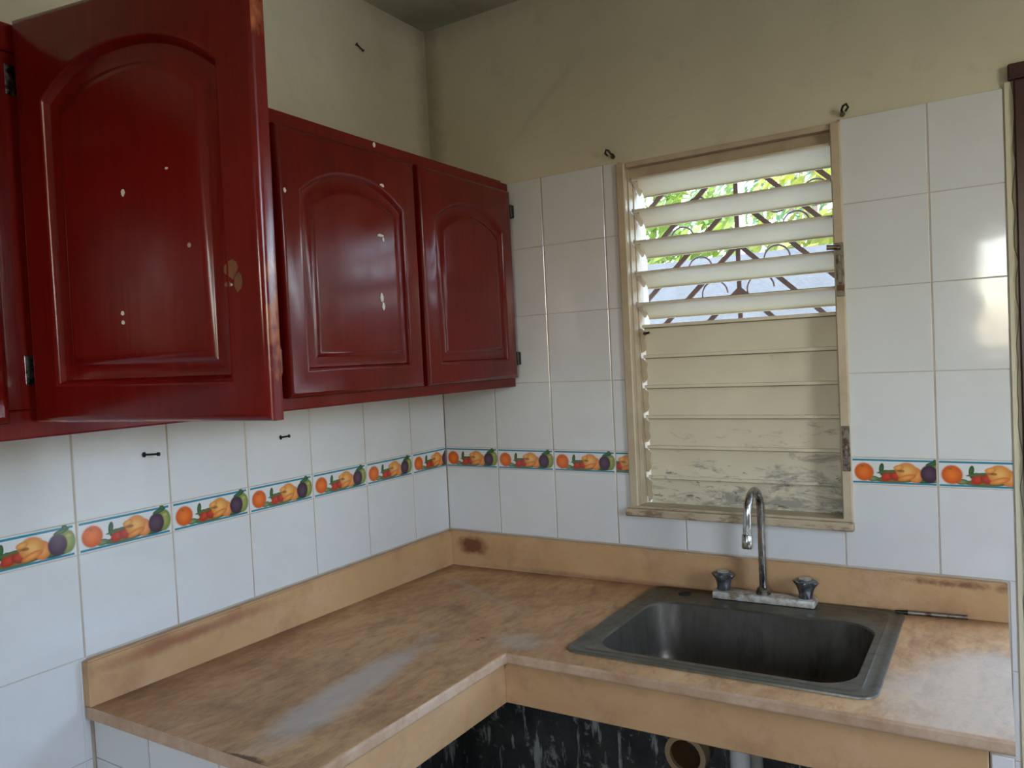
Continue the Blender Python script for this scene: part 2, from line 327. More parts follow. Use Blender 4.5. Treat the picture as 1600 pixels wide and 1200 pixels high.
def box(bm, x0, x1, y0, y1, z0, z1, bev=0.0, seg=1, mi=0):
    vs = [bm.verts.new((x, y, z)) for x in (x0, x1) for y in (y0, y1) for z in (z0, z1)]
    fs = [bm.faces.new([vs[i] for i in q]) for q in ((0, 1, 3, 2), (4, 6, 7, 5), (0, 4, 5, 1), (2, 3, 7, 6), (0, 2, 6, 4), (1, 5, 7, 3))]
    for f in fs: f.material_index = mi
    if bev:
        es = list({e for f in fs for e in f.edges})
        bmesh.ops.bevel(bm, geom=es, offset=bev, segments=seg, affect='EDGES', profile=0.5)
    return vs
def bx(*a, **k):
    bm = bmesh.new(); box(bm, *a, **k); return bm
def tube(bm, pts, rad, n=12, cap=True):
    pts = [Vector(p) for p in pts]; rs = rad if isinstance(rad, (list, tuple)) else [rad] * len(pts)
    rings = []; up = None
    for i, p in enumerate(pts):
        d = (pts[min(i + 1, len(pts) - 1)] - pts[max(i - 1, 0)]).normalized()
        if up is None:
            up = Vector((0, 0, 1)) if abs(d.z) < 0.9 else Vector((1, 0, 0))
        u = (up - d * up.dot(d)).normalized(); v = d.cross(u); up = u
        rings.append([bm.verts.new(p + (u * math.cos(2 * PI * k / n) + v * math.sin(2 * PI * k / n)) * rs[i]) for k in range(n)])
    for a, b in zip(rings, rings[1:]):
        for k in range(n): bm.faces.new((a[k], a[(k + 1) % n], b[(k + 1) % n], b[k]))
    if cap:
        bm.faces.new(rings[0][::-1]); bm.faces.new(rings[-1])
def lathe(bm, prof, c=(0, 0, 0), n=24, mod=None):
    rings = []
    for r, z in prof:
        rings.append([bm.verts.new((c[0] + (r * (mod(2 * PI * k / n, z) if mod else 1)) * math.cos(2 * PI * k / n),
                                    c[1] + (r * (mod(2 * PI * k / n, z) if mod else 1)) * math.sin(2 * PI * k / n), c[2] + z)) for k in range(n)])
    for a, b in zip(rings, rings[1:]):
        for k in range(n): bm.faces.new((a[k], a[(k + 1) % n], b[(k + 1) % n], b[k]))
    bm.faces.new(rings[0][::-1]); bm.faces.new(rings[-1])
def prism(pts, y0, y1, bev=0.0):
    """polygon pts (x, z) extruded from y1 (back) to y0 (front), the front edges bevelled"""
    bm = bmesh.new()
    f = [bm.verts.new((x, y0, z)) for x, z in pts]; b = [bm.verts.new((x, y1, z)) for x, z in pts]
    n = len(pts); ff = bm.faces.new(f); bm.faces.new(b[::-1])
    for i in range(n): bm.faces.new((f[i], b[i], b[(i + 1) % n], f[(i + 1) % n]))
    if bev: bmesh.ops.bevel(bm, geom=list(ff.edges), offset=bev, segments=1, affect='EDGES')
    return bm

# ------------------------------------------------------------------ room shell
CE = 2.57; ZB = 1.26; TH = 0.1979; BH = 0.0632
ROWS = [ZB - BH - 4 * TH, ZB - BH - 3 * TH, ZB - BH - 2 * TH, ZB - BH - TH, ZB - BH, ZB, ZB + TH, ZB + 2 * TH, ZB + 3 * TH, ZB + 4 * TH]
WX0, WX1, WZ0, WZ1 = 0.632, 1.200, 1.086, 2.046     # window trim outline
DX0, DX1, DZ = 1.545, 2.85, 2.06                     # doorway in the window wall
def struct(name, bm, mat, **k): return mk(name, bm, mat, kind='structure', **k)
XR, YR = 3.0, -3.7
bm = bmesh.new()   # wall with the louvred window and the doorway
Y0, Y1 = 0.004, 0.16
for a in ((-0.15, 0.645, 0, CE), (0.645, 1.19, 0, 1.10), (0.645, 1.19, 2.035, CE), (1.19, DX0, 0, CE), (DX0, DX1, DZ, CE), (DX1, XR + 0.15, 0, CE)):
    box(bm, a[0], a[1], Y0, Y1, a[2], a[3])
wall_back = struct('wall_back', bm, 'plaster')
wall_left = struct('wall_left', bx(-0.15, -0.004, YR, Y0, 0, CE), 'plaster')
bm = bmesh.new()   # right wall with an unseen opening added to let more daylight in
for a in ((YR, -1.68, 0, CE), (-1.68, -1.08, 2.35, CE), (-1.68, -1.08, 0, 1.25), (-1.08, Y0, 0, CE)): box(bm, XR, XR + 0.15, a[0], a[1], a[2], a[3])
wall_right = struct('wall_right', bm, 'plaster')
bm = bmesh.new()
for a in ((-0.15, 1.385, 0, CE), (1.385, 2.10, 0, 1.42), (1.385, 2.10, 2.17, CE), (2.10, XR + 0.15, 0, CE)):
    box(bm, a[0], a[1], YR - 0.15, YR, a[2], a[3])
wall_rear = struct('wall_rear', bm, 'plaster')
struct('ceiling', bx(-0.15, XR + 0.15, YR - 0.15, 0.16, CE, CE + 0.12), 'ceiling')
struct('floor', bx(-0.15, XR + 0.15, YR - 0.15, 0.16, -0.1, 0.0), 'floor')
# grout beds behind the tiles (they stop at plaster height)
bm = bmesh.new()
ZT = ROWS[-1]
for a in ((0, 0.640, 0.86, ZT), (0.640, 1.192, 0.86, 1.10), (1.192, 1.524, 0.86, ZT), (1.47, 1.524, 0.0, 0.86)): box(bm, a[0], a[1], 0.0012, 0.0038, a[2], a[3])
mk('grout', bm, 'grout', wall_back)
mk('grout', bx(-0.0038, -0.0012, -2.95, 0.0, 0.0, ZT), 'grout', wall_left)
# raw dark masonry under the worktop
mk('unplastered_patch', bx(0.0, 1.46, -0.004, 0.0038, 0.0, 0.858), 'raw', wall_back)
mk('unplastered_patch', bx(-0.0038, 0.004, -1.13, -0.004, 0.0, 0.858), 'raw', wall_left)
# ragged plaster along the tile edge by the doorway
bm = bmesh.new()
N = 60; prev = None
for i in range(N + 1):
    z = 2.06 * i / N; xx = 1.532 + random.uniform(-0.003, 0.006); yy = random.uniform(-0.004, 0.0)
    cur = [bm.verts.new(p) for p in ((1.5205, 0.004, z), (1.5215, -0.003 + yy * 0.3, z), (xx, yy - 0.001, z), (xx + 0.004, 0.01, z))]
    if prev:
        for k in range(3): bm.faces.new((prev[k], prev[k + 1], cur[k + 1], cur[k]))
    prev = cur
mk('plaster_edge', bm, 'plaster', wall_back)

# ------------------------------------------------------------------ wall tiles
GV, GH, TB = 0.0017, 0.0008, 0.0012
tile_cache = {}
def tile_mesh(wd, ht, mat='tile', off=0.0):
    key = (round(wd, 4), round(ht, 4), mat, round(off, 4))
    if key not in tile_cache:
        bm = prism([(off + GV, GH), (off + wd - GV, GH), (off + wd - GV, ht - GH), (off + GV, ht - GH)], 0.0, 0.0034, 0.0011)
        bmesh.ops.recalc_face_normals(bm, faces=bm.faces)
        me = bpy.data.meshes.new('tile'); bm.to_mesh(me); bm.free(); me.materials.append(MT[mat]); tile_cache[key] = me
    return tile_cache[key]
def put_tile(parent, loc, rz, wd, ht, mat='tile', off=0.0, name='tile'):
    o = bpy.data.objects.new(name, tile_mesh(wd, ht, mat, off)); link(o); o.parent = parent
    dx = -off; o.location = (loc[0] + math.cos(rz) * dx, loc[1] + math.sin(rz) * dx, loc[2]); o.rotation_euler = (random.uniform(-0.0012, 0.0012), 0, rz + random.uniform(-0.002, 0.002))
    return o
# left wall: joints run from the corner, first tile cut
js = [0.0] + [-(0.1677 + 0.2 * i) for i in range(14)]
for j in range(len(js) - 1):
    yhi, ylo = js[j], js[j + 1]
    for r in range(len(ROWS) - 1):
        z0, z1 = ROWS[r], ROWS[r + 1]
        if r < 3 and ylo > -1.16: continue                     # behind the counter
        if z0 > 1.6 and ylo > -1.95: continue                  # behind the wall cabinet
        if j == 0: yhi2 = -0.0005
        else: yhi2 = yhi
        if r == 4: put_tile(wall_left, (0, ylo, z0), PI / 2, yhi2 - ylo, BH, 'border', name='border_tile')
        elif r < 3 and yhi > -1.17: put_tile(wall_left, (0, ylo, z0), PI / 2, -1.1775 - ylo, z1 - z0)
        else: put_tile(wall_left, (0, ylo, z0), PI / 2, yhi2 - ylo, z1 - z0)
# window wall
TW = 0.1966
def back_tile(x0, x1, z0, z1): put_tile(wall_back, (x0, 0, z0), 0, x1 - x0, z1 - z0)
for i in range(8):
    x0, x1 = TW * i, min(TW * (i + 1), 1.5205)
    for r in range(3, len(ROWS) - 1):
        z0, z1 = ROWS[r], ROWS[r + 1]
        if r == 4:
            if i < 3: put_tile(wall_back, (x0, 0, z0), 0, TW, BH, 'border', name='border_tile')
            elif i == 3: put_tile(wall_back, (x0, 0, z0), 0, WX0 - x0 + 0.004, BH, 'border', 0.082, name='border_tile')
            elif i == 6: put_tile(wall_back, (WX1 - 0.003, 0, z0), 0, x1 - WX1 + 0.003, BH, 'border', name='border_tile')
            elif i == 7: put_tile(wall_back, (x0, 0, z0), 0, x1 - x0, BH, 'border', name='border_tile')
            continue
        if r == 3:
            if i == 3 or i == 6:   # notched round the window corner
                a, b = (x0 + GV, x1 - GV)
                top, mid = z1 - GH, WZ0 + 0.004
                wx = WX0 + 0.003 if i == 3 else WX1 - 0.003
                pts = [(a, z0 + GH), (b, z0 + GH), (b, mid), (wx, mid), (wx, top), (a, top)] if i == 3 else [(a, z0 + GH), (b, z0 + GH), (b, top), (wx, top), (wx, mid), (a, mid)]
                mk('tile', prism([(p[0] - x0, p[1] - z0) for p in pts], 0.0, 0.0034, 0.001), 'tile', wall_back, (x0, 0, z0))
            elif i in (4, 5): back_tile(x0, x1, z0, WZ0 + 0.004)
            else: back_tile(x0, x1, z0, z1)
            continue
        if i in (4, 5): continue
        if i == 3: back_tile(x0, WX0 + 0.004, z0, z1)
        elif i == 6: back_tile(WX1 - 0.004, x1, z0, z1)
        elif x1 < 0.27 and z0 > 1.5: continue                 # behind the wall cabinet
        elif i == 1 and z0 > 1.5: back_tile(x0, x1, z0, z1)
        else: back_tile(x0, x1, z0, z1)
for r in range(0, 3): back_tile(1.5055, 1.5205, ROWS[r], ROWS[r + 1])
back_tile(1.5055, 1.5205, ROWS[0] - TH, ROWS[0])
# nail hole and stains on plaster: small things further down

# ------------------------------------------------------------------ counter (slab slopes a little, as built)
def zc(x, y): return 0.888 + 0.025 * x / 1.5 + 0.02 * (-y) / 1.15
def warp(bm):
    for v in bm.verts: v.co.z += zc(v.co.x, v.co.y)
ct = empty('kitchen_counter', (0, 0, 0))
tag(ct, 'brown stone L-shaped worktop with low backsplash running around the kitchen corner', 'counter')
xs = [0.004, 0.60, 0.722, 1.288, 1.503]; ys = [-1.176, -0.612, -0.532, -0.040, -0.004]
bm = bmesh.new(); g = {}
def gv(i, j):
    if (i, j) not in g: g[(i, j)] = bm.verts.new((xs[i], ys[j], 0))
    return g[(i, j)]
fs = []
for i in range(4):
    for j in range(4):
        if i >= 1 and j == 0: continue
        if i == 2 and j == 2: continue
        fs.append(bm.faces.new((gv(i, j), gv(i + 1, j), gv(i + 1, j + 1), gv(i, j + 1))))
r = bmesh.ops.extrude_face_region(bm, geom=fs)
for v in [q for q in r['geom'] if isinstance(q, bmesh.types.BMVert)]: v.co.z = -0.024
bmesh.ops.recalc_face_normals(bm, faces=bm.faces)
def on(e):
    a, b = e.verts[0].co, e.verts[1].co
    if abs(a.z - b.z) > 1e-6: return False
    if abs(a.x - 0.60) < 1e-5 and abs(b.x - 0.60) < 1e-5 and max(a.y, b.y) < -0.61: return True
    return abs(a.y + 0.612) < 1e-5 and abs(b.y + 0.612) < 1e-5 and min(a.x, b.x) > 0.59
bmesh.ops.bevel(bm, geom=[e for e in bm.edges if on(e)], offset=0.0055, segments=3, affect='EDGES', profile=0.5)
for f in bm.faces:
    f.normal_update()
    if abs(f.normal.z) < 0.75 and (f.calc_center_median().y < -0.605): f.material_index = 1
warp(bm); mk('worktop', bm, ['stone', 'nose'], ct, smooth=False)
def zslope(x0, x1, y0, y1, ztop_abs, dz0=-0.001, bev=0.003):
    b = bmesh.new(); box(b, x0, x1, y0, y1, 0, 1)
    for v in b.verts: v.co.z = ztop_abs if v.co.z > 0.5 else zc(v.co.x, v.co.y) + dz0
    if bev: bmesh.ops.bevel(b, geom=[e for e in b.edges if all(v.co.z > ztop_abs - 1e-4 for v in e.verts)], offset=bev, segments=2, affect='EDGES')
    return b
mk('backsplash', zslope(0.004, 1.503, -0.020, -0.0006, 0.9965), 'stone_edge', ct)
mk('backsplash', zslope(0.0006, 0.020, -1.176, -0.0205, 0.9965), 'stone_edge', ct)
b = bmesh.new(); box(b, 0.575, 1.468, -0.592, -0.572, -0.118, -0.0245, bev=0.002); warp(b); mk('fascia', b, 'stone_edge', ct)
b = bmesh.new(); box(b, 0.562, 0.582, -1.150, -0.5925, -0.118, -0.0245, bev=0.002); warp(b); mk('fascia', b, 'stone_edge', ct)
# tiled end walls of the counter
def end_panel(x0, x1, y0, y1, ztop, joints, face):
    p = mk('side_panel', bx(x0, x1, y0, y1, 0.0, ztop), 'grout', ct)
    zz = [0.0, ROWS[0], ROWS[1], ROWS[2], ztop]
    for a, b2 in zip(joints, joints[1:]):
        for z0, z1 in zip(zz, zz[1:]):
            t = put_tile(p, (a, face, z0), 0, b2 - a, z1 - z0); t.parent = p
end_panel(0.004, 0.60, -1.158, -1.140, 0.885, [0.001, 0.178, 0.378, 0.600], -1.1615)
end_panel(1.470, 1.503, -0.572, -0.02, 0.880, [1.470, 1.503], -0.5755)

# ------------------------------------------------------------------ sink
def rrect(x0, x1, y0, y1, r, n=7):
    pts = []
    for cx, cy, a0 in ((x1 - r, y1 - r, 0), (x0 + r, y1 - r, 90), (x0 + r, y0 + r, 180), (x1 - r, y0 + r, 270)):
        for k in range(n):
            a = math.radians(a0 + 90 * k / (n - 1)); pts.append((cx + r * math.cos(a), cy + r * math.sin(a)))
    return pts
def loops(bm, L, mi=None, close_end=True):
    rs = [[bm.verts.new((x, y, z)) for x, y in pts] for pts, z in L]
    n = len(rs[0])
    for q, (a, b) in enumerate(zip(rs, rs[1:])):
        for k in range(n):
            f = bm.faces.new((a[k], a[(k + 1) % n], b[(k + 1) % n], b[k]))
    if close_end: bm.faces.new(rs[-1])
    return rs
sink = empty('kitchen_sink', (1.0, -0.29, zc(1.0, -0.29)))
tag(sink, 'tarnished stainless steel single bowl sink set into the brown worktop', 'sink')
def sk(name, bm, mat, **k):
    warp(bm)
    for v in bm.verts: v.co -= Vector(sink.location)
    return mk(name, bm, mat, sink, **k)
SX0, SX1, SY0, SY1 = 0.702, 1.308, -0.553, -0.026
BX0, BX1, BY0, BY1 = 0.750, 1.262, -0.508, -0.148
bm = bmesh.new()
loops(bm, [(rrect(SX0, SX1, SY0, SY1, 0.035), 0.0005), (rrect(SX0 + .001, SX1 - .001, SY0 + .001, SY1 - .001, 0.034), 0.004),
           (rrect(SX0 + .007, SX1 - .007, SY0 + .007, SY1 - .007, 0.031), 0.0055), (rrect(SX0 + .013, SX1 - .013, SY0 + .013, SY1 - .013, 0.028), 0.0035),
           (rrect(SX0 + .016, SX1 - .016, SY0 + .016, SY1 - .016, 0.028), 0.003),
           (rrect(SX0 + .026, SX1 - .026, SY0 + .023, SY1 - .023, 0.030), 0.003), (rrect(SX0 + .029, SX1 - .029, SY0 + .026, SY1 - .026, 0.030), 0.0042), (rrect(SX0 + .032, SX1 - .032, SY0 + .029, SY1 - .029, 0.030), 0.003),
           (rrect(BX0 - .008, BX1 + .008, BY0 - .008, BY1 + .008, 0.075), 0.003), (rrect(BX0 - .003, BX1 + .003, BY0 - .003, BY1 + .003, 0.071), 0.0022),
           (rrect(BX0, BX1, BY0, BY1, 0.068), -0.002)], close_end=False)
sk('rim', bm, 'steel', smooth=True)
bm = bmesh.new(); Ls = [(rrect(BX0, BX1, BY0, BY1, 0.068), -0.002)]
Ls.append((rrect(BX0 + .006, BX1 - .006, BY0 + .006, BY1 - .006, 0.066), -0.06)); Ls.append((rrect(BX0 + .012, BX1 - .012, BY0 + .012, BY1 - .012, 0.064), -0.108))
for k in range(1, 7):
    a = k / 6 * PI / 2; d = 0.014 + 0.045 * (1 - math.cos(a)); Ls.append((rrect(BX0 + d, BX1 - d, BY0 + d, BY1 - d, max(0.064 - d * 0.4, 0.03)), -0.112 - 0.045 * math.sin(a)))
Ls.append((rrect(0.955, 1.055, -0.378, -0.278, 0.049), -0.161)); 
loops(bm, Ls); sk('bowl', bm, 'bowl', smooth=True)
bm = bmesh.new(); lathe(bm, [(0.046, -0.165), (0.046, -0.159), (0.040, -0.157), (0.036, -0.1615), (0.010, -0.163)], (1.005, -0.328, 0), 28); sk('drain', bm, 'rusty', smooth=True)
bm = bmesh.new(); lathe(bm, [(0.0165, 0.0028), (0.0165, 0.0045), (0.002, 0.0045)], (0.803, -0.075, 0), 24); sk('tap_hole', bm, 'hole')
bm = bmesh.new(); tube(bm, [(1.005, -0.328, -0.166), (1.005, -0.328, -0.30), (1.005, -0.328, -0.36)], [0.022, 0.022, 0.019], 16); sk('drain_tail', bm, 'pvc_white', smooth=True)

# ------------------------------------------------------------------ faucet
FX, FY = 1.000, -0.066
fc = empty('kitchen_faucet', (FX, FY, zc(FX, FY) + 0.0038))
tag(fc, 'worn chrome gooseneck faucet with two knobs on the back of the sink', 'faucet')
bm = bmesh.new()
box(bm, -0.122, 0.122, -0.024, 0.020, 0.0002, 0.019, bev=0.005, seg=2)
for v in bm.verts:
    v.co.z += 0.0167 * v.co.x
mk('base_plate', bm, 'scale', fc, smooth=True)
bm = bmesh.new()
path = [(0, 0, 0.02), (0, 0, 0.12), (0, 0, 0.232)]; rad = [0.0092, 0.0092, 0.0092]
for k in range(1, 13):
    a = PI * k / 12; path.append((-0.0015 * k / 4, -0.050 + 0.050 * math.cos(a), 0.232 + 0.050 * math.sin(a) * 0.95)); rad.append(0.0094)
path += [(-0.005, -0.102, 0.205), (-0.006, -0.104, 0.185)]; rad += [0.0098, 0.0100]
tube(bm, path, rad, 16); mk('spout', bm, 'chrome', fc, smooth=True)
bm = bmesh.new(); tube(bm, [(-0.0058, -0.1035, 0.187), (-0.006, -0.104, 0.184), (-0.0065, -0.1055, 0.158), (-0.0066, -0.106, 0.154)], [0.0100, 0.0122, 0.0122, 0.011], 18); mk('aerator', bm, 'chrome', fc, smooth=True)
bm = bmesh.new(); lathe(bm, [(0.0175, 0.017), (0.0175, 0.025), (0.0155, 0.027), (0.0155, 0.031), (0.0125, 0.034), (0.0095, 0.035)], (0, 0, 0), 24); mk('collar', bm, 'rusty', fc, smooth=True)
for s in (-1, 1):
    bm = bmesh.new()
    def mod(a, z): return 1 + (0.20 * max(0, min(1, (z - 0.006) / 0.03))) * math.cos(4 * a + 0.6) * (1 if z < 0.041 else 0.3)
    lathe(bm, [(0.0150, 0.0), (0.0160, 0.004), (0.0155, 0.008), (0.0165, 0.016), (0.0190, 0.026), (0.0235, 0.034), (0.0262, 0.038), (0.0262, 0.041), (0.0200, 0.042), (0.0185, 0.0445), (0.004, 0.0455)], (0, 0, 0), 40, mod)
    kb = mk('knob', bm, 'knob', fc, (s * 0.0985, 0, 0.019 + 0.0167 * s * 0.0985), smooth=True)
    bm = bmesh.new(); lathe(bm, [(0.0145, 0.0452), (0.0145, 0.0468), (0.003, 0.0475)], (0, 0, 0), 20); mk('knob_cap', bm, 'scale', kb, smooth=True)

# loose rod by the sink
rod = empty('metal_rod', (1.30, -0.040, zc(1.3, -0.04) + 0.0055)); tag(rod, 'short rusty metal rod lying on the worktop behind the sink corner', 'rod')
bm = bmesh.new(); tube(bm, [(0.010, 0.0, 0), (0.128, 0.013, 0.001)], 0.0052, 12); mk('shaft', bm, 'rusty', rod, smooth=True)
bm = bmesh.new(); tube(bm, [(-0.014, -0.003, 0), (0.012, 0.0, 0)], [0.0035, 0.0056], 10); mk('tip', bm, 'black', rod, smooth=True)

# ------------------------------------------------------------------ pipes below
p = empty('drain_stub', (0.80, -0.004, 0.50)); tag(p, 'open brown plastic drain pipe stub in the dark wall below the sink', 'pipe')
def ring(bm, y0, y1, ro, ri, n=28):
    prof = [(ro, y0), (ro, y1), (ri, y1), (ri, y0)]
    rs = [[bm.verts.new((r_ * math.cos(2 * PI * k / n), y, r_ * math.sin(2 * PI * k / n))) for k in range(n)] for r_, y in prof]
    for a, b in zip(rs, rs[1:] + rs[:1]):
        for k in range(n): bm.faces.new((a[k], a[(k + 1) % n], b[(k + 1) % n], b[k]))
bm = bmesh.new(); ring(bm, 0.0, -0.10, 0.046, 0.040); mk('pipe', bm, 'pvc_brown', p, smooth=True)
bm = bmesh.new(); ring(bm, -0.075, -0.112, 0.054, 0.0405); mk('socket', bm, 'pvc_tan', p, smooth=True)
bm = bmesh.new(); lathe(bm, [(0.0395, -0.012), (0.0395, -0.010), (0.001, -0.010)], (0, 0, 0), 24)
bmesh.ops.rotate(bm, verts=bm.verts, cent=(0, 0, 0), matrix=Matrix.Rotation(PI / 2, 3, 'X')); mk('pipe_end', bm, 'pvc_brown', p)
p = empty('supply_pipe', (0.955, -0.040, 0.0)); tag(p, 'white plastic water pipe standing against the dark wall under the sink', 'pipe')
bm = bmesh.new(); tube(bm, [(0, 0, 0), (0, 0, 0.40), (0, 0, 0.80)], 0.0155, 16); mk('pipe', bm, 'pvc_white', p, smooth=True)
bm = bmesh.new(); tube(bm, [(0, 0, 0.47), (0, 0, 0.54)], 0.021, 16); mk('coupling', bm, 'pvc_white', p, smooth=True)

# ------------------------------------------------------------------ wall cabinet
CD = 0.280; CZ0, CZ1 = 1.448, 2.062; CY0, CY1 = -2.10, -0.006
cab = empty('wall_cabinet', (0.0, CY1, CZ0)); tag(cab, 'glossy dark red wooden wall cabinet with arched raised-panel doors on the left wall', 'cabinet')
def cb(name, bm, mat='red_varnish', **k):
    for v in bm.verts: v.co -= Vector(cab.location)
    return mk(name, bm, mat, cab, **k)
bm = bmesh.new()
box(bm, 0.001, CD - 0.02, CY0, CY1, CZ1 - 0.018, CZ1 - 0.001); box(bm, 0.001, CD - 0.02, CY0, CY1, CZ0 + 0.012, CZ0 + 0.030)
box(bm, 0.001, 0.008, CY0, CY1, CZ0 + 0.0305, CZ1 - 0.0185)
for y in (CY0, -1.385, -0.915, CY1 - 0.018): box(bm, 0.0085, CD - 0.02, y, y + 0.018, CZ0 + 0.0305, CZ1 - 0.0185)
cb('carcass', bm)
cb('shelf', bx(0.0085, CD - 0.03, -1.366, -0.9155, 1.745, 1.760))
bm = bmesh.new()   # face frame: rails and stiles
fx0, fx1 = CD - 0.0198, CD
box(bm, fx0, fx1 + 0.004, CY0, CY1, 2.015, CZ1, bev=0.004, seg=2); box(bm, fx0, fx1, CY0, CY1, CZ0, 1.492, bev=0.003, seg=2)
for y0, y1 in ((CY0, -1.86), (-1.43, -1.335), (-0.945, -0.87), (-0.475, -0.44), (-0.045, CY1)):
    box(bm, fx0, fx1 - 0.0005, y0, y1, 1.4925, 2.0145)
for v in bm.verts:
    if v.co.y > CY1 - 0.03 and v.co.z > CZ1 - 0.008: v.co.z -= 0.018 * max(0, (v.co.y - CY1 + 0.03) / 0.03) ** 2
cb('face_frame', bm)
def door_mesh(wd, ht, th=0.022, sl=0.05, sr=0.05, sb=0.052, sh=0.125, rise=0.058):
    """local: x from 0 to wd, front face at y=-th, z from 0 to ht"""
    bm = bmesh.new(); NA = 20
    def arch(d):
        x0, x1 = sl + d, wd - sr - d; zb = sb + d; zs = ht - sh - d * 0.75
        c = (x0 + x1) / 2; hw = (x1 - x0) / 2
        pts = [(x0, zb), (x1, zb)]
        for k in range(NA + 1):
            u = 1 - 2 * k / NA
            pts.append((c + hw * u, zs + (rise - d * 0.45) * (1 - abs(u) ** 2.3)))
        return pts
    def rect(e):
        pts = [(e, e), (wd - e, e)]
        inner = arch(0)
        for k in range(NA + 1):
            x = inner[2 + k][0]
            if k == 0: pts.append((wd - e, ht - e))
            elif k == NA: pts.append((e, ht - e))
            else: pts.append((e + (wd - 2 * e) * (x - sl) / (wd - sl - sr), ht - e))
        return pts
    L = [(rect(0.0), 0.0), (rect(0.0), -th + 0.009), (rect(0.003), -th + 0.004), (rect(0.009), -th + 0.0008), (rect(0.011), -th),
         (arch(-0.003), -th), (arch(0.0), -th - 0.0012), (arch(0.003), -th), (arch(0.006), -th + 0.005), (arch(0.009), -th + 0.009), (arch(0.013), -th + 0.0095), (arch(0.027), -th + 0.008), (arch(0.030), -th + 0.006), (arch(0.036), -th + 0.0015), (arch(0.039), -th + 0.0004), (arch(0.042), -th + 0.0002)]
    rs = [[bm.verts.new((x, y, z)) for x, z in pts] for pts, y in L]
    n = len(rs[0])
    for q, (a, b) in enumerate(zip(rs, rs[1:])):
        for k in range(n):
            f = bm.faces.new((a[k], a[(k + 1) % n], b[(k + 1) % n], b[k])); f.material_index = 1 if q in (0, 1) else 0
    bm.faces.new(rs[-1]); bm.faces.new(rs[0][::-1])
    return bm
def hinge(parent, x, z, mat='hinge'):
    bm = bmesh.new()
    tube(bm, [(x, -0.004, z - 0.024), (x, -0.004, z + 0.024)], 0.0048, 10)
    for k in (-1, 1): tube(bm, [(x, -0.004, z + 0.024 * k), (x, -0.004, z + 0.030 * k)], [0.0035, 0.0022], 8)
    s = 1 if x > 0.1 else -1
    box(bm, min(x, x + s * 0.018), max(x, x + s * 0.018), -0.0016, 0.0004, z - 0.022, z + 0.022)
    for dz in (-0.013, 0.013):
        tube(bm, [(x + s * 0.012, -0.001, z + dz), (x + s * 0.012, -0.0032, z + dz)], 0.0032, 8)
    mk('hinge', bm, mat, parent, smooth=True)
def door(y0, wd, ht, hinge_side, rot=0.0, z0=1.474, x0=None, hmat='hinge', side='red_varnish', **k):
    x0 = CD + 0.0015 if x0 is None else x0
    d = mk('door', door_mesh(wd, ht, **k), ['red_varnish', side], cab, (x0, y0 - CY1, z0 - CZ0), PI / 2 - rot, smooth=True)
    for z in (0.075, ht - 0.085):
        hinge(d, -0.006 if hinge_side == 'l' else wd + 0.006, z, hmat)
    return d
door(-1.83, 0.425, 0.548, 'l')
dop = door(-1.348, 0.434, 0.586, 'l', rot=math.radians(80), x0=CD + 0.006, z0=1.472, side='red_varnish_dark', th=0.025, sl=0.055, sr=0.056)
dop.rotation_euler.y = 0.010
d2 = door(-0.893, 0.430, 0.548, 'l', hmat='red_varnish')
d3 = door(-0.448, 0.425, 0.548, 'r', hmat='black')
for z in (1.532, 1.965): cb('hinge_plate', bx(CD - 0.006, CD + 0.020, -0.0195, -0.0015, z - 0.019, z + 0.019, bev=0.002), 'black')
# second leaf of the hinges that hold the open door, on the frame
for z in (1.549, 1.975):
    bm = bmesh.new(); box(bm, CD, CD + 0.002, -1.374, -1.361, z - 0.022, z + 0.022, bev=0.0006)
    for dz in (-0.014, 0.0, 0.014): box(bm, CD + 0.002, CD + 0.0042, -1.373, -1.364, z + dz - 0.004, z + dz + 0.004)
    cb('hinge_plate', bm, 'hinge')
# paint chips and splashes stuck on the doors
def chip(parent, x, z, rx, rz_, th=0.022, mat='splash'):
    bm = bmesh.new(); n = 9
    o = [bm.verts.new((x + rx * math.cos(2 * PI * k / n) * random.uniform(0.7, 1.15), -th - 0.0004, z + rz_ * math.sin(2 * PI * k / n) * random.uniform(0.7, 1.15))) for k in range(n)]
    i = [bm.verts.new((v.co.x, -th + 0.0004, v.co.z)) for v in o]
    bm.faces.new(o)
    for k in range(n): bm.faces.new((o[k], i[k], i[(k + 1) % n], o[(k + 1) % n]))
    mk('paint_splash', bm, mat, parent)
for a in ((0.205, 0.312, 0.0035, 0.006), (0.192, 0.150, 0.003, 0.003), (0.192, 0.137, 0.003, 0.003), (0.285, 0.335, 0.0025, 0.0018), (0.383, 0.175, 0.002, 0.002)): chip(dop, *a, th=0.0252)
chip(dop, 0.384, 0.196, 0.011, 0.013, mat='scuff', th=0.0252); chip(dop, 0.395, 0.178, 0.007, 0.014, mat='scuff', th=0.0252); chip(dop, 0.378, 0.176, 0.006, 0.004, mat='scuff', th=0.0252)
for a in ((0.285, 0.213, 0.006, 0.010), (0.289, 0.193, 0.0045, 0.010), (0.292, 0.355, 0.011, 0.004), (0.300, 0.347, 0.004, 0.006)): chip(d2, *a)
for a in ((0.305, 0.472, 0.009, 0.004), (0.014, 0.415, 0.0035, 0.005)): chip(d2, *a)

for yy, zz in ((-0.585, 2.043), (-1.02, 2.046)):
    b = bmesh.new(); n = 8
    pp = [b.verts.new((CD + 0.0046, yy + 0.0045 * math.cos(2 * PI * k / n), zz + 0.006 * math.sin(2 * PI * k / n))) for k in range(n)]
    qq = [b.verts.new((CD + 0.0036, v.co.y, v.co.z)) for v in pp]; b.faces.new(pp)
    for k in range(n): b.faces.new((pp[k], qq[k], qq[(k + 1) % n], pp[(k + 1) % n]))
    cb('paint_splash', b, 'splash')

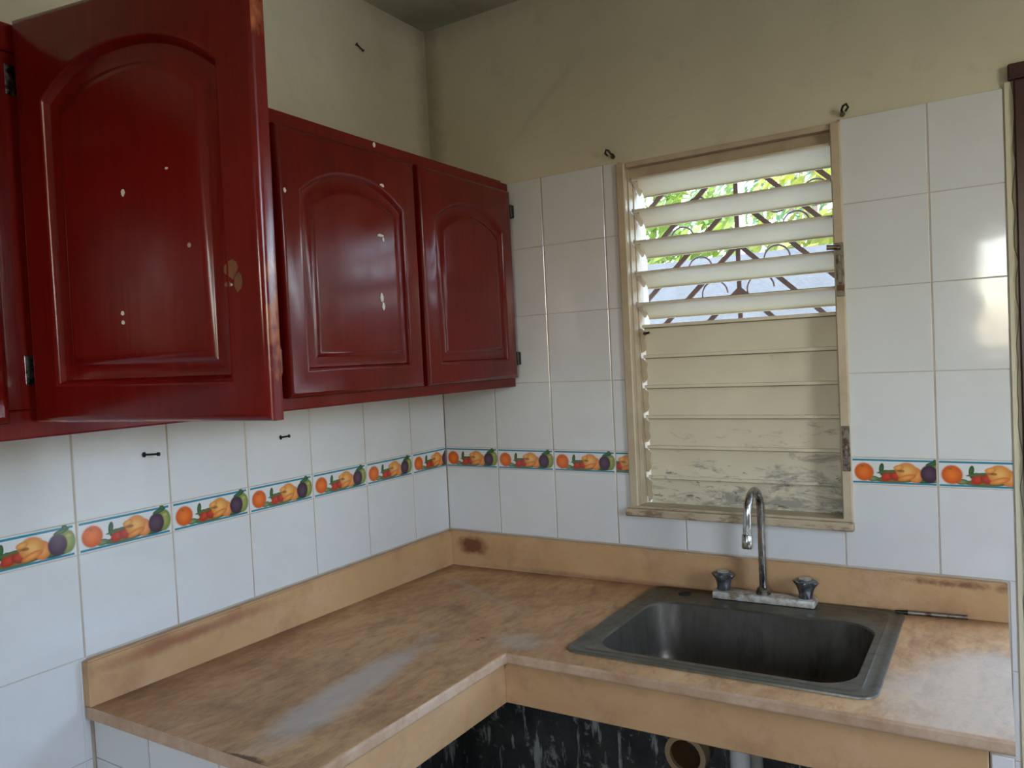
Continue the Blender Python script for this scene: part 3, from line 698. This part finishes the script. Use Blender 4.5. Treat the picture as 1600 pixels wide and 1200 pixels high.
# ------------------------------------------------------------------ louvred window
win = empty('window_1', (0, 0, 0), kind='structure')
win['label'] = 'cream painted louvred window with upper slats open above the sink'
bm = bmesh.new(); box(bm, WX0, 0.657, -0.010, 0.030, 1.106, 2.046, bev=0.003); mk('jamb', bm, 'frame', win)
bm = bmesh.new(); box(bm, 1.177, WX1, -0.010, 0.030, 1.106, 2.046, bev=0.003); mk('jamb', bm, 'frame', win)
bm = bmesh.new(); box(bm, 0.6575, 1.1765, -0.001, 0.030, 2.0325, 2.046, bev=0.001); mk('head', bm, 'frame', win)
bm = bmesh.new(); box(bm, WX0 - 0.012, WX1 + 0.002, -0.018, 0.030, 1.084, 1.1055, bev=0.004, seg=2); box(bm, WX0, WX1, -0.012, 0.060, 1.1056, 1.113, bev=0.002); mk('sill', bm, 'frame', win)
bm = bmesh.new(); box(bm, 0.6575, 1.1768, 0.022, 0.085, 2.006, 2.0322); mk('head_channel', bm, 'frame', win)
# side channels and the lath that links the slats
bm = bmesh.new(); box(bm, 0.6575, 0.660, 0.010, 0.085, 1.1135, 2.032); mk('channel', bm, 'frame', win)
bm = bmesh.new(); box(bm, 1.1745, 1.1768, 0.010, 0.085, 1.1135, 2.032); mk('channel', bm, 'frame', win)
bm = bmesh.new(); box(bm, 0.6605, 0.6625, 0.040, 0.052, 1.13, 2.02); mk('link_bar', bm, 'frame', win)
def slat_mesh(is_open):
    """blade in the local xz plane, room side -y, slight belly and hemmed lips"""
    bm = bmesh.new(); Wd = 0.046
    prof = [(0.0070, -0.0420), (0.0068, -0.0432), (0.0005, -0.0432), (0.0, -0.040), (0.0016, -0.02), (0.0022, 0.0), (0.0014, 0.02), (-0.0005, 0.0335), (-0.0110, 0.0345), (-0.0128, 0.0355), (-0.0128, 0.0425), (-0.0090, 0.0432)]
    if is_open: prof = [(-0.0050, -0.0425), (-0.0050, -0.0440), (-0.001, -0.0438)] + prof[3:]
    def col_(x, lo=0, hi=99):
        a = [bm.verts.new((x, y, z)) for y, z in prof]; b = [bm.verts.new((x, y + 0.0014, z)) for y, z in prof]; return a, b
    x0, x1 = (0.0, 0.5065)
    A, B = col_(0.008), col_(x1)
    n = len(prof)
    for k in range(n - 1):
        bm.faces.new((A[0][k], B[0][k], B[0][k + 1], A[0][k + 1])); bm.faces.new((A[1][k], A[1][k + 1], B[1][k + 1], B[1][k]))
    for q in (A, B):
        for k in range(n - 1): bm.faces.new((q[0][k], q[0][k + 1], q[1][k + 1], q[1][k]))
    for k in (0, n - 1): bm.faces.new((A[0][k], A[1][k], B[1][k], B[0][k]))
    box(bm, 0.0, 0.0085, 0.0, 0.0016, -0.026, 0.026)      # tongue that sits in the clip
    return bm
def clip_mesh():
    bm = bmesh.new()
    z = [-0.033, -0.02, 0, 0.02, 0.033]; dx = [0.004, 0.012, 0.009, 0.013, 0.003]
    pts = [(-0.002, -0.034)] + [(d, zz) for d, zz in zip(dx, z)] + [(-0.002, 0.034)]
    b = prism(pts, -0.004, 0.0045); me = bpy.data.meshes.new('t'); b.to_mesh(me); b.free(); bm.from_mesh(me); return bm
sm = None
for i in range(11):
    zc_i = 1.5645 + (0.0845 if i < 5 else 0.083) * (5 - i)
    if i in (0, 5):
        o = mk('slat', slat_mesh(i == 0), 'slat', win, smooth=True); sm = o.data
        c = mk('clip', clip_mesh(), 'frame', o); cm_ = c.data
    else:
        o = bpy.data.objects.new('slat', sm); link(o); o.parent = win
        c = bpy.data.objects.new('clip', cm_); link(c); c.parent = o
    # open slats: room edge up, outer edge down
    ang = math.radians(59) if i < 5 else math.radians(5)
    o.location = (0.6665, 0.045, zc_i); o.rotation_euler = (ang, 0, 0)
# latch plates and handle on the right jamb
for (z0, z1, hd) in ((1.640, 1.765, True), (1.228, 1.335, False)):
    bm = bmesh.new(); box(bm, 1.182, 1.199, -0.014, -0.0102, z0, z1, bev=0.001)
    box(bm, 1.187, 1.195, -0.021, -0.0142, z0 + 0.03, z1 - 0.028, bev=0.0015)
    for zz in (z0 + 0.006, z0 + 0.018, z1 - 0.008):
        tube(bm, [(1.190, -0.0140, zz), (1.190, -0.0170, zz)], 0.0045, 10)
    lt = mk('latch', bm, 'rusty', win, smooth=True)
    if hd:
        bm = bmesh.new(); tube(bm, [(1.195, -0.022, 1.752), (1.165, -0.026, 1.755)], [0.005, 0.0065], 10); mk('lever', bm, 'rusty', lt, smooth=True)
bm = bmesh.new(); tube(bm, [(0.682, 0.028, 1.583), (0.690, 0.020, 1.583), (0.698, 0.022, 1.585)], [0.005, 0.0035, 0.003], 8); mk('screw', bm, 'black', win, smooth=True)

# iron grille behind the louvres
gr = empty('window_grille', (0.90, 0.19, 1.08)); tag(gr, 'rust brown iron security grille with chevron bars and scrolls outside the louvred window', 'grille')
def gbar(p0, p1, wd=0.012, th=0.006, name='bar'):
    bm = bmesh.new(); d = Vector((p1[0] - p0[0], 0, p1[1] - p0[1])); L = d.length; d.normalize(); nrm = Vector((-d.z, 0, d.x)) * wd / 2
    a = Vector((p0[0], 0, p0[1])); b_ = Vector((p1[0], 0, p1[1])); vs = []
    for y in (-th / 2, th / 2):
        for q in (a - nrm, a + nrm, b_ + nrm, b_ - nrm): vs.append(bm.verts.new(q + Vector((0, y, 0))))
    for f in ((0, 1, 2, 3), (7, 6, 5, 4), (0, 4, 5, 1), (1, 5, 6, 2), (2, 6, 7, 3), (3, 7, 4, 0)): bm.faces.new([vs[k] for k in f])
    mk(name, bm, 'iron', gr)
gx0, gx1, gz0, gz1 = -0.30, 0.34, -0.02, 1.04
for a in (((gx0, gz0), (gx0, gz1)), ((gx1, gz0), (gx1, gz1)), ((gx0, gz0), (gx1, gz0)), ((gx0, gz1), (gx1, gz1))): gbar(*a, wd=0.016, th=0.012, name='frame')
gbar((0.0, gz0), (0.0, gz1), th=0.0075)
for k in range(-7, 4):
    az = 1.817 + 0.1235 * k - 1.08
    for s in (-1, 1):
        lim = -gx0 if s < 0 else gx1
        u0, u1 = 0.0, lim
        if az - 0.95 * u1 < gz0: u1 = (az - gz0) / 0.95
        if az > gz1: u0 = (az - gz1) / 0.95
        if u1 > u0: gbar((s * u0, az - 0.95 * u0), (s * u1, az - 0.95 * u1), wd=0.013)
for (cx, cz, r_) in ((-0.069, 0.606, 0.036), (0.057, 0.612, 0.036), (-0.157, 0.770, 0.034), (-0.108, 0.680, 0.034), (0.103, 0.688, 0.034), (0.155, 0.772, 0.034), (0.207, 0.848, 0.034), (0.108, 0.842, 0.032), (-0.11, 0.85, 0.032), (-0.06, 0.36, 0.036), (0.06, 0.36, 0.036)):
    bm = bmesh.new(); tube(bm, [(cx + r_ * math.cos(t * PI / 14), 0, cz + r_ * math.sin(t * PI / 14)) for t in range(0, 27)], 0.0026, 6); mk('scroll', bm, 'iron', gr, smooth=True)

# ------------------------------------------------------------------ doorway
dr = empty('door_1', (0, 0, 0), kind='structure')
bm = bmesh.new(); box(bm, 1.5375, 1.575, -0.012, 0.150, 0.0, 2.062, bev=0.003); mk('jamb', bm, 'maroon', dr)
bm = bmesh.new(); box(bm, 2.820, 2.858, -0.012, 0.150, 0.0, 2.062, bev=0.003); mk('jamb', bm, 'maroon', dr)
bm = bmesh.new(); box(bm, 1.528, 2.867, -0.014, 0.150, 2.0625, 2.095, bev=0.003); mk('head', bm, 'maroon', dr)
w2 = empty('window_2', (0, 0, 0), kind='structure')
for a in ((1.385, 1.415, 1.42, 2.17), (2.07, 2.10, 1.42, 2.17), (1.4155, 2.0695, 1.42, 1.45), (1.4155, 2.0695, 2.14, 2.17)):
    mk('frame', bx(a[0], a[1], YR - 0.10, YR - 0.04, a[2], a[3]), 'frame', w2)

# ------------------------------------------------------------------ little things on the walls
def nail(x, y, z, d, lab, side='left'):
    o = empty('nail', (x, y, z)); tag(o, lab, 'nail')
    bm = bmesh.new(); d = Vector(d); tube(bm, [(0, 0, 0), d * 0.08, d * 0.1, d * 0.85, d * 0.87, d], [0.0055, 0.0055, 0.0022, 0.0022, 0.004, 0.004], 10); mk('shank', bm, 'black', o, smooth=True)
nail(0.0, -1.023, 1.371, (0.030, 0.016, 0.0), 'black nail sticking out of the tile below the open cabinet door')
nail(0.0, -0.664, 1.366, (0.022, 0.010, 0.003), 'black nail sticking out of the tile nearer the corner, right of the open door')
nail(-0.003, -0.311, 2.435, (0.012, 0.016, -0.018), 'dark nail in the bare plaster above the cabinet')
def hook(x, z, s, lab):
    o = empty('curtain_hook', (x, 0.004, z)); tag(o, lab, 'hook')
    bm = bmesh.new(); pts = [(0, 0, 0), (0, -0.014, 0.0), (s * 0.004, -0.020, 0.008), (s * 0.011, -0.021, 0.011), (s * 0.015, -0.020, 0.003), (s * 0.008, -0.019, -0.005)]
    tube(bm, pts, 0.0028, 8); mk('hook', bm, 'black', o, smooth=True)
    bm = bmesh.new(); tube(bm, [(0, -0.0005, -0.006), (0, -0.005, -0.006)], 0.006, 10); mk('screw_head', bm, 'rusty', o, smooth=True)
hook(0.622, 2.075, -1, 'bent black curtain hook at the upper left corner of the louvred window')
hook(1.205, 2.068, 1, 'dark rusted curtain hook at the upper right corner of the louvred window')

# ------------------------------------------------------------------ outside
struct('ground', bx(-12, 14, -12, 14, -0.25, -0.105), 'yard')
yw = struct('garden_wall', bx(-5, 8, 2.5, 2.62, -0.104, 2.065), 'block')  # concrete garden wall seen through the louvres
rnd = random.Random(3)
def tree(x, y, h, cr, n, m, lab):
    t = empty('tree', (x, y, -0.06)); tag(t, lab, 'tree')
    bm = bmesh.new(); tube(bm, [(0, 0, 0), (0.05, 0.02, h * 0.3), (-0.04, 0, h * 0.6), (0.03, 0.03, h * 0.85)], [0.11, 0.09, 0.06, 0.03], 10)
    for k in range(6):
        a = k * 1.05; z = h * (0.42 + 0.06 * k); tube(bm, [(0, 0, z), (math.cos(a) * cr * 0.4, math.sin(a) * cr * 0.4, z + 0.3), (math.cos(a) * cr * 0.75, math.sin(a) * cr * 0.75, z + 0.5)], [0.04, 0.025, 0.01], 6)
    mk('trunk', bm, 'bark', t, smooth=True)
    bm = bmesh.new()
    for k in range(n):
        while True:
            p = Vector((rnd.uniform(-1, 1), rnd.uniform(-1, 1), rnd.uniform(-1, 1)))
            if 0.2 < p.length < 1: break
        c = Vector((p.x * cr, p.y * cr, h * 0.62 + p.z * h * 0.42))
        if c.z < 1.3: c.z += 1.2
        d = Vector((rnd.gauss(0, 1), rnd.gauss(0, 1), rnd.gauss(0, 0.6))).normalized(); u = d.orthogonal().normalized(); v = d.cross(u)
        L = rnd.uniform(0.05, 0.10); ww = L * 0.42
        q = [bm.verts.new(c + w_) for w_ in (u * -L, v * ww + u * -L * 0.1, u * L, v * -ww - u * L * 0.1)]
        q[0].co += d * 0.01; bm.faces.new(q)
    mk('foliage', bm, m, t, kind='stuff')
tree(-1.55, 4.6, 3.8, 1.35, 4200, 'leaf0', 'bright green leafy tree beyond the garden wall, seen at the left through the louvres')
tree(1.1, 4.6, 4.0, 1.25, 4200, 'leaf2', 'yellow-green leafy tree beyond the garden wall, seen at the right through the louvres')
tree(-0.4, 8.6, 5.4, 1.9, 4200, 'leaf1', 'darker green tree standing furthest behind the garden wall')
o = empty('pole', (0.16, 3.0, -0.10)); tag(o, 'thin white pole rising behind the garden wall, seen through the top louvre gaps', 'pole')
bm = bmesh.new(); tube(bm, [(0, 0, 0), (0, 0, 3.4)], 0.020, 12); mk('post', bm, 'pvc_white', o, smooth=True)
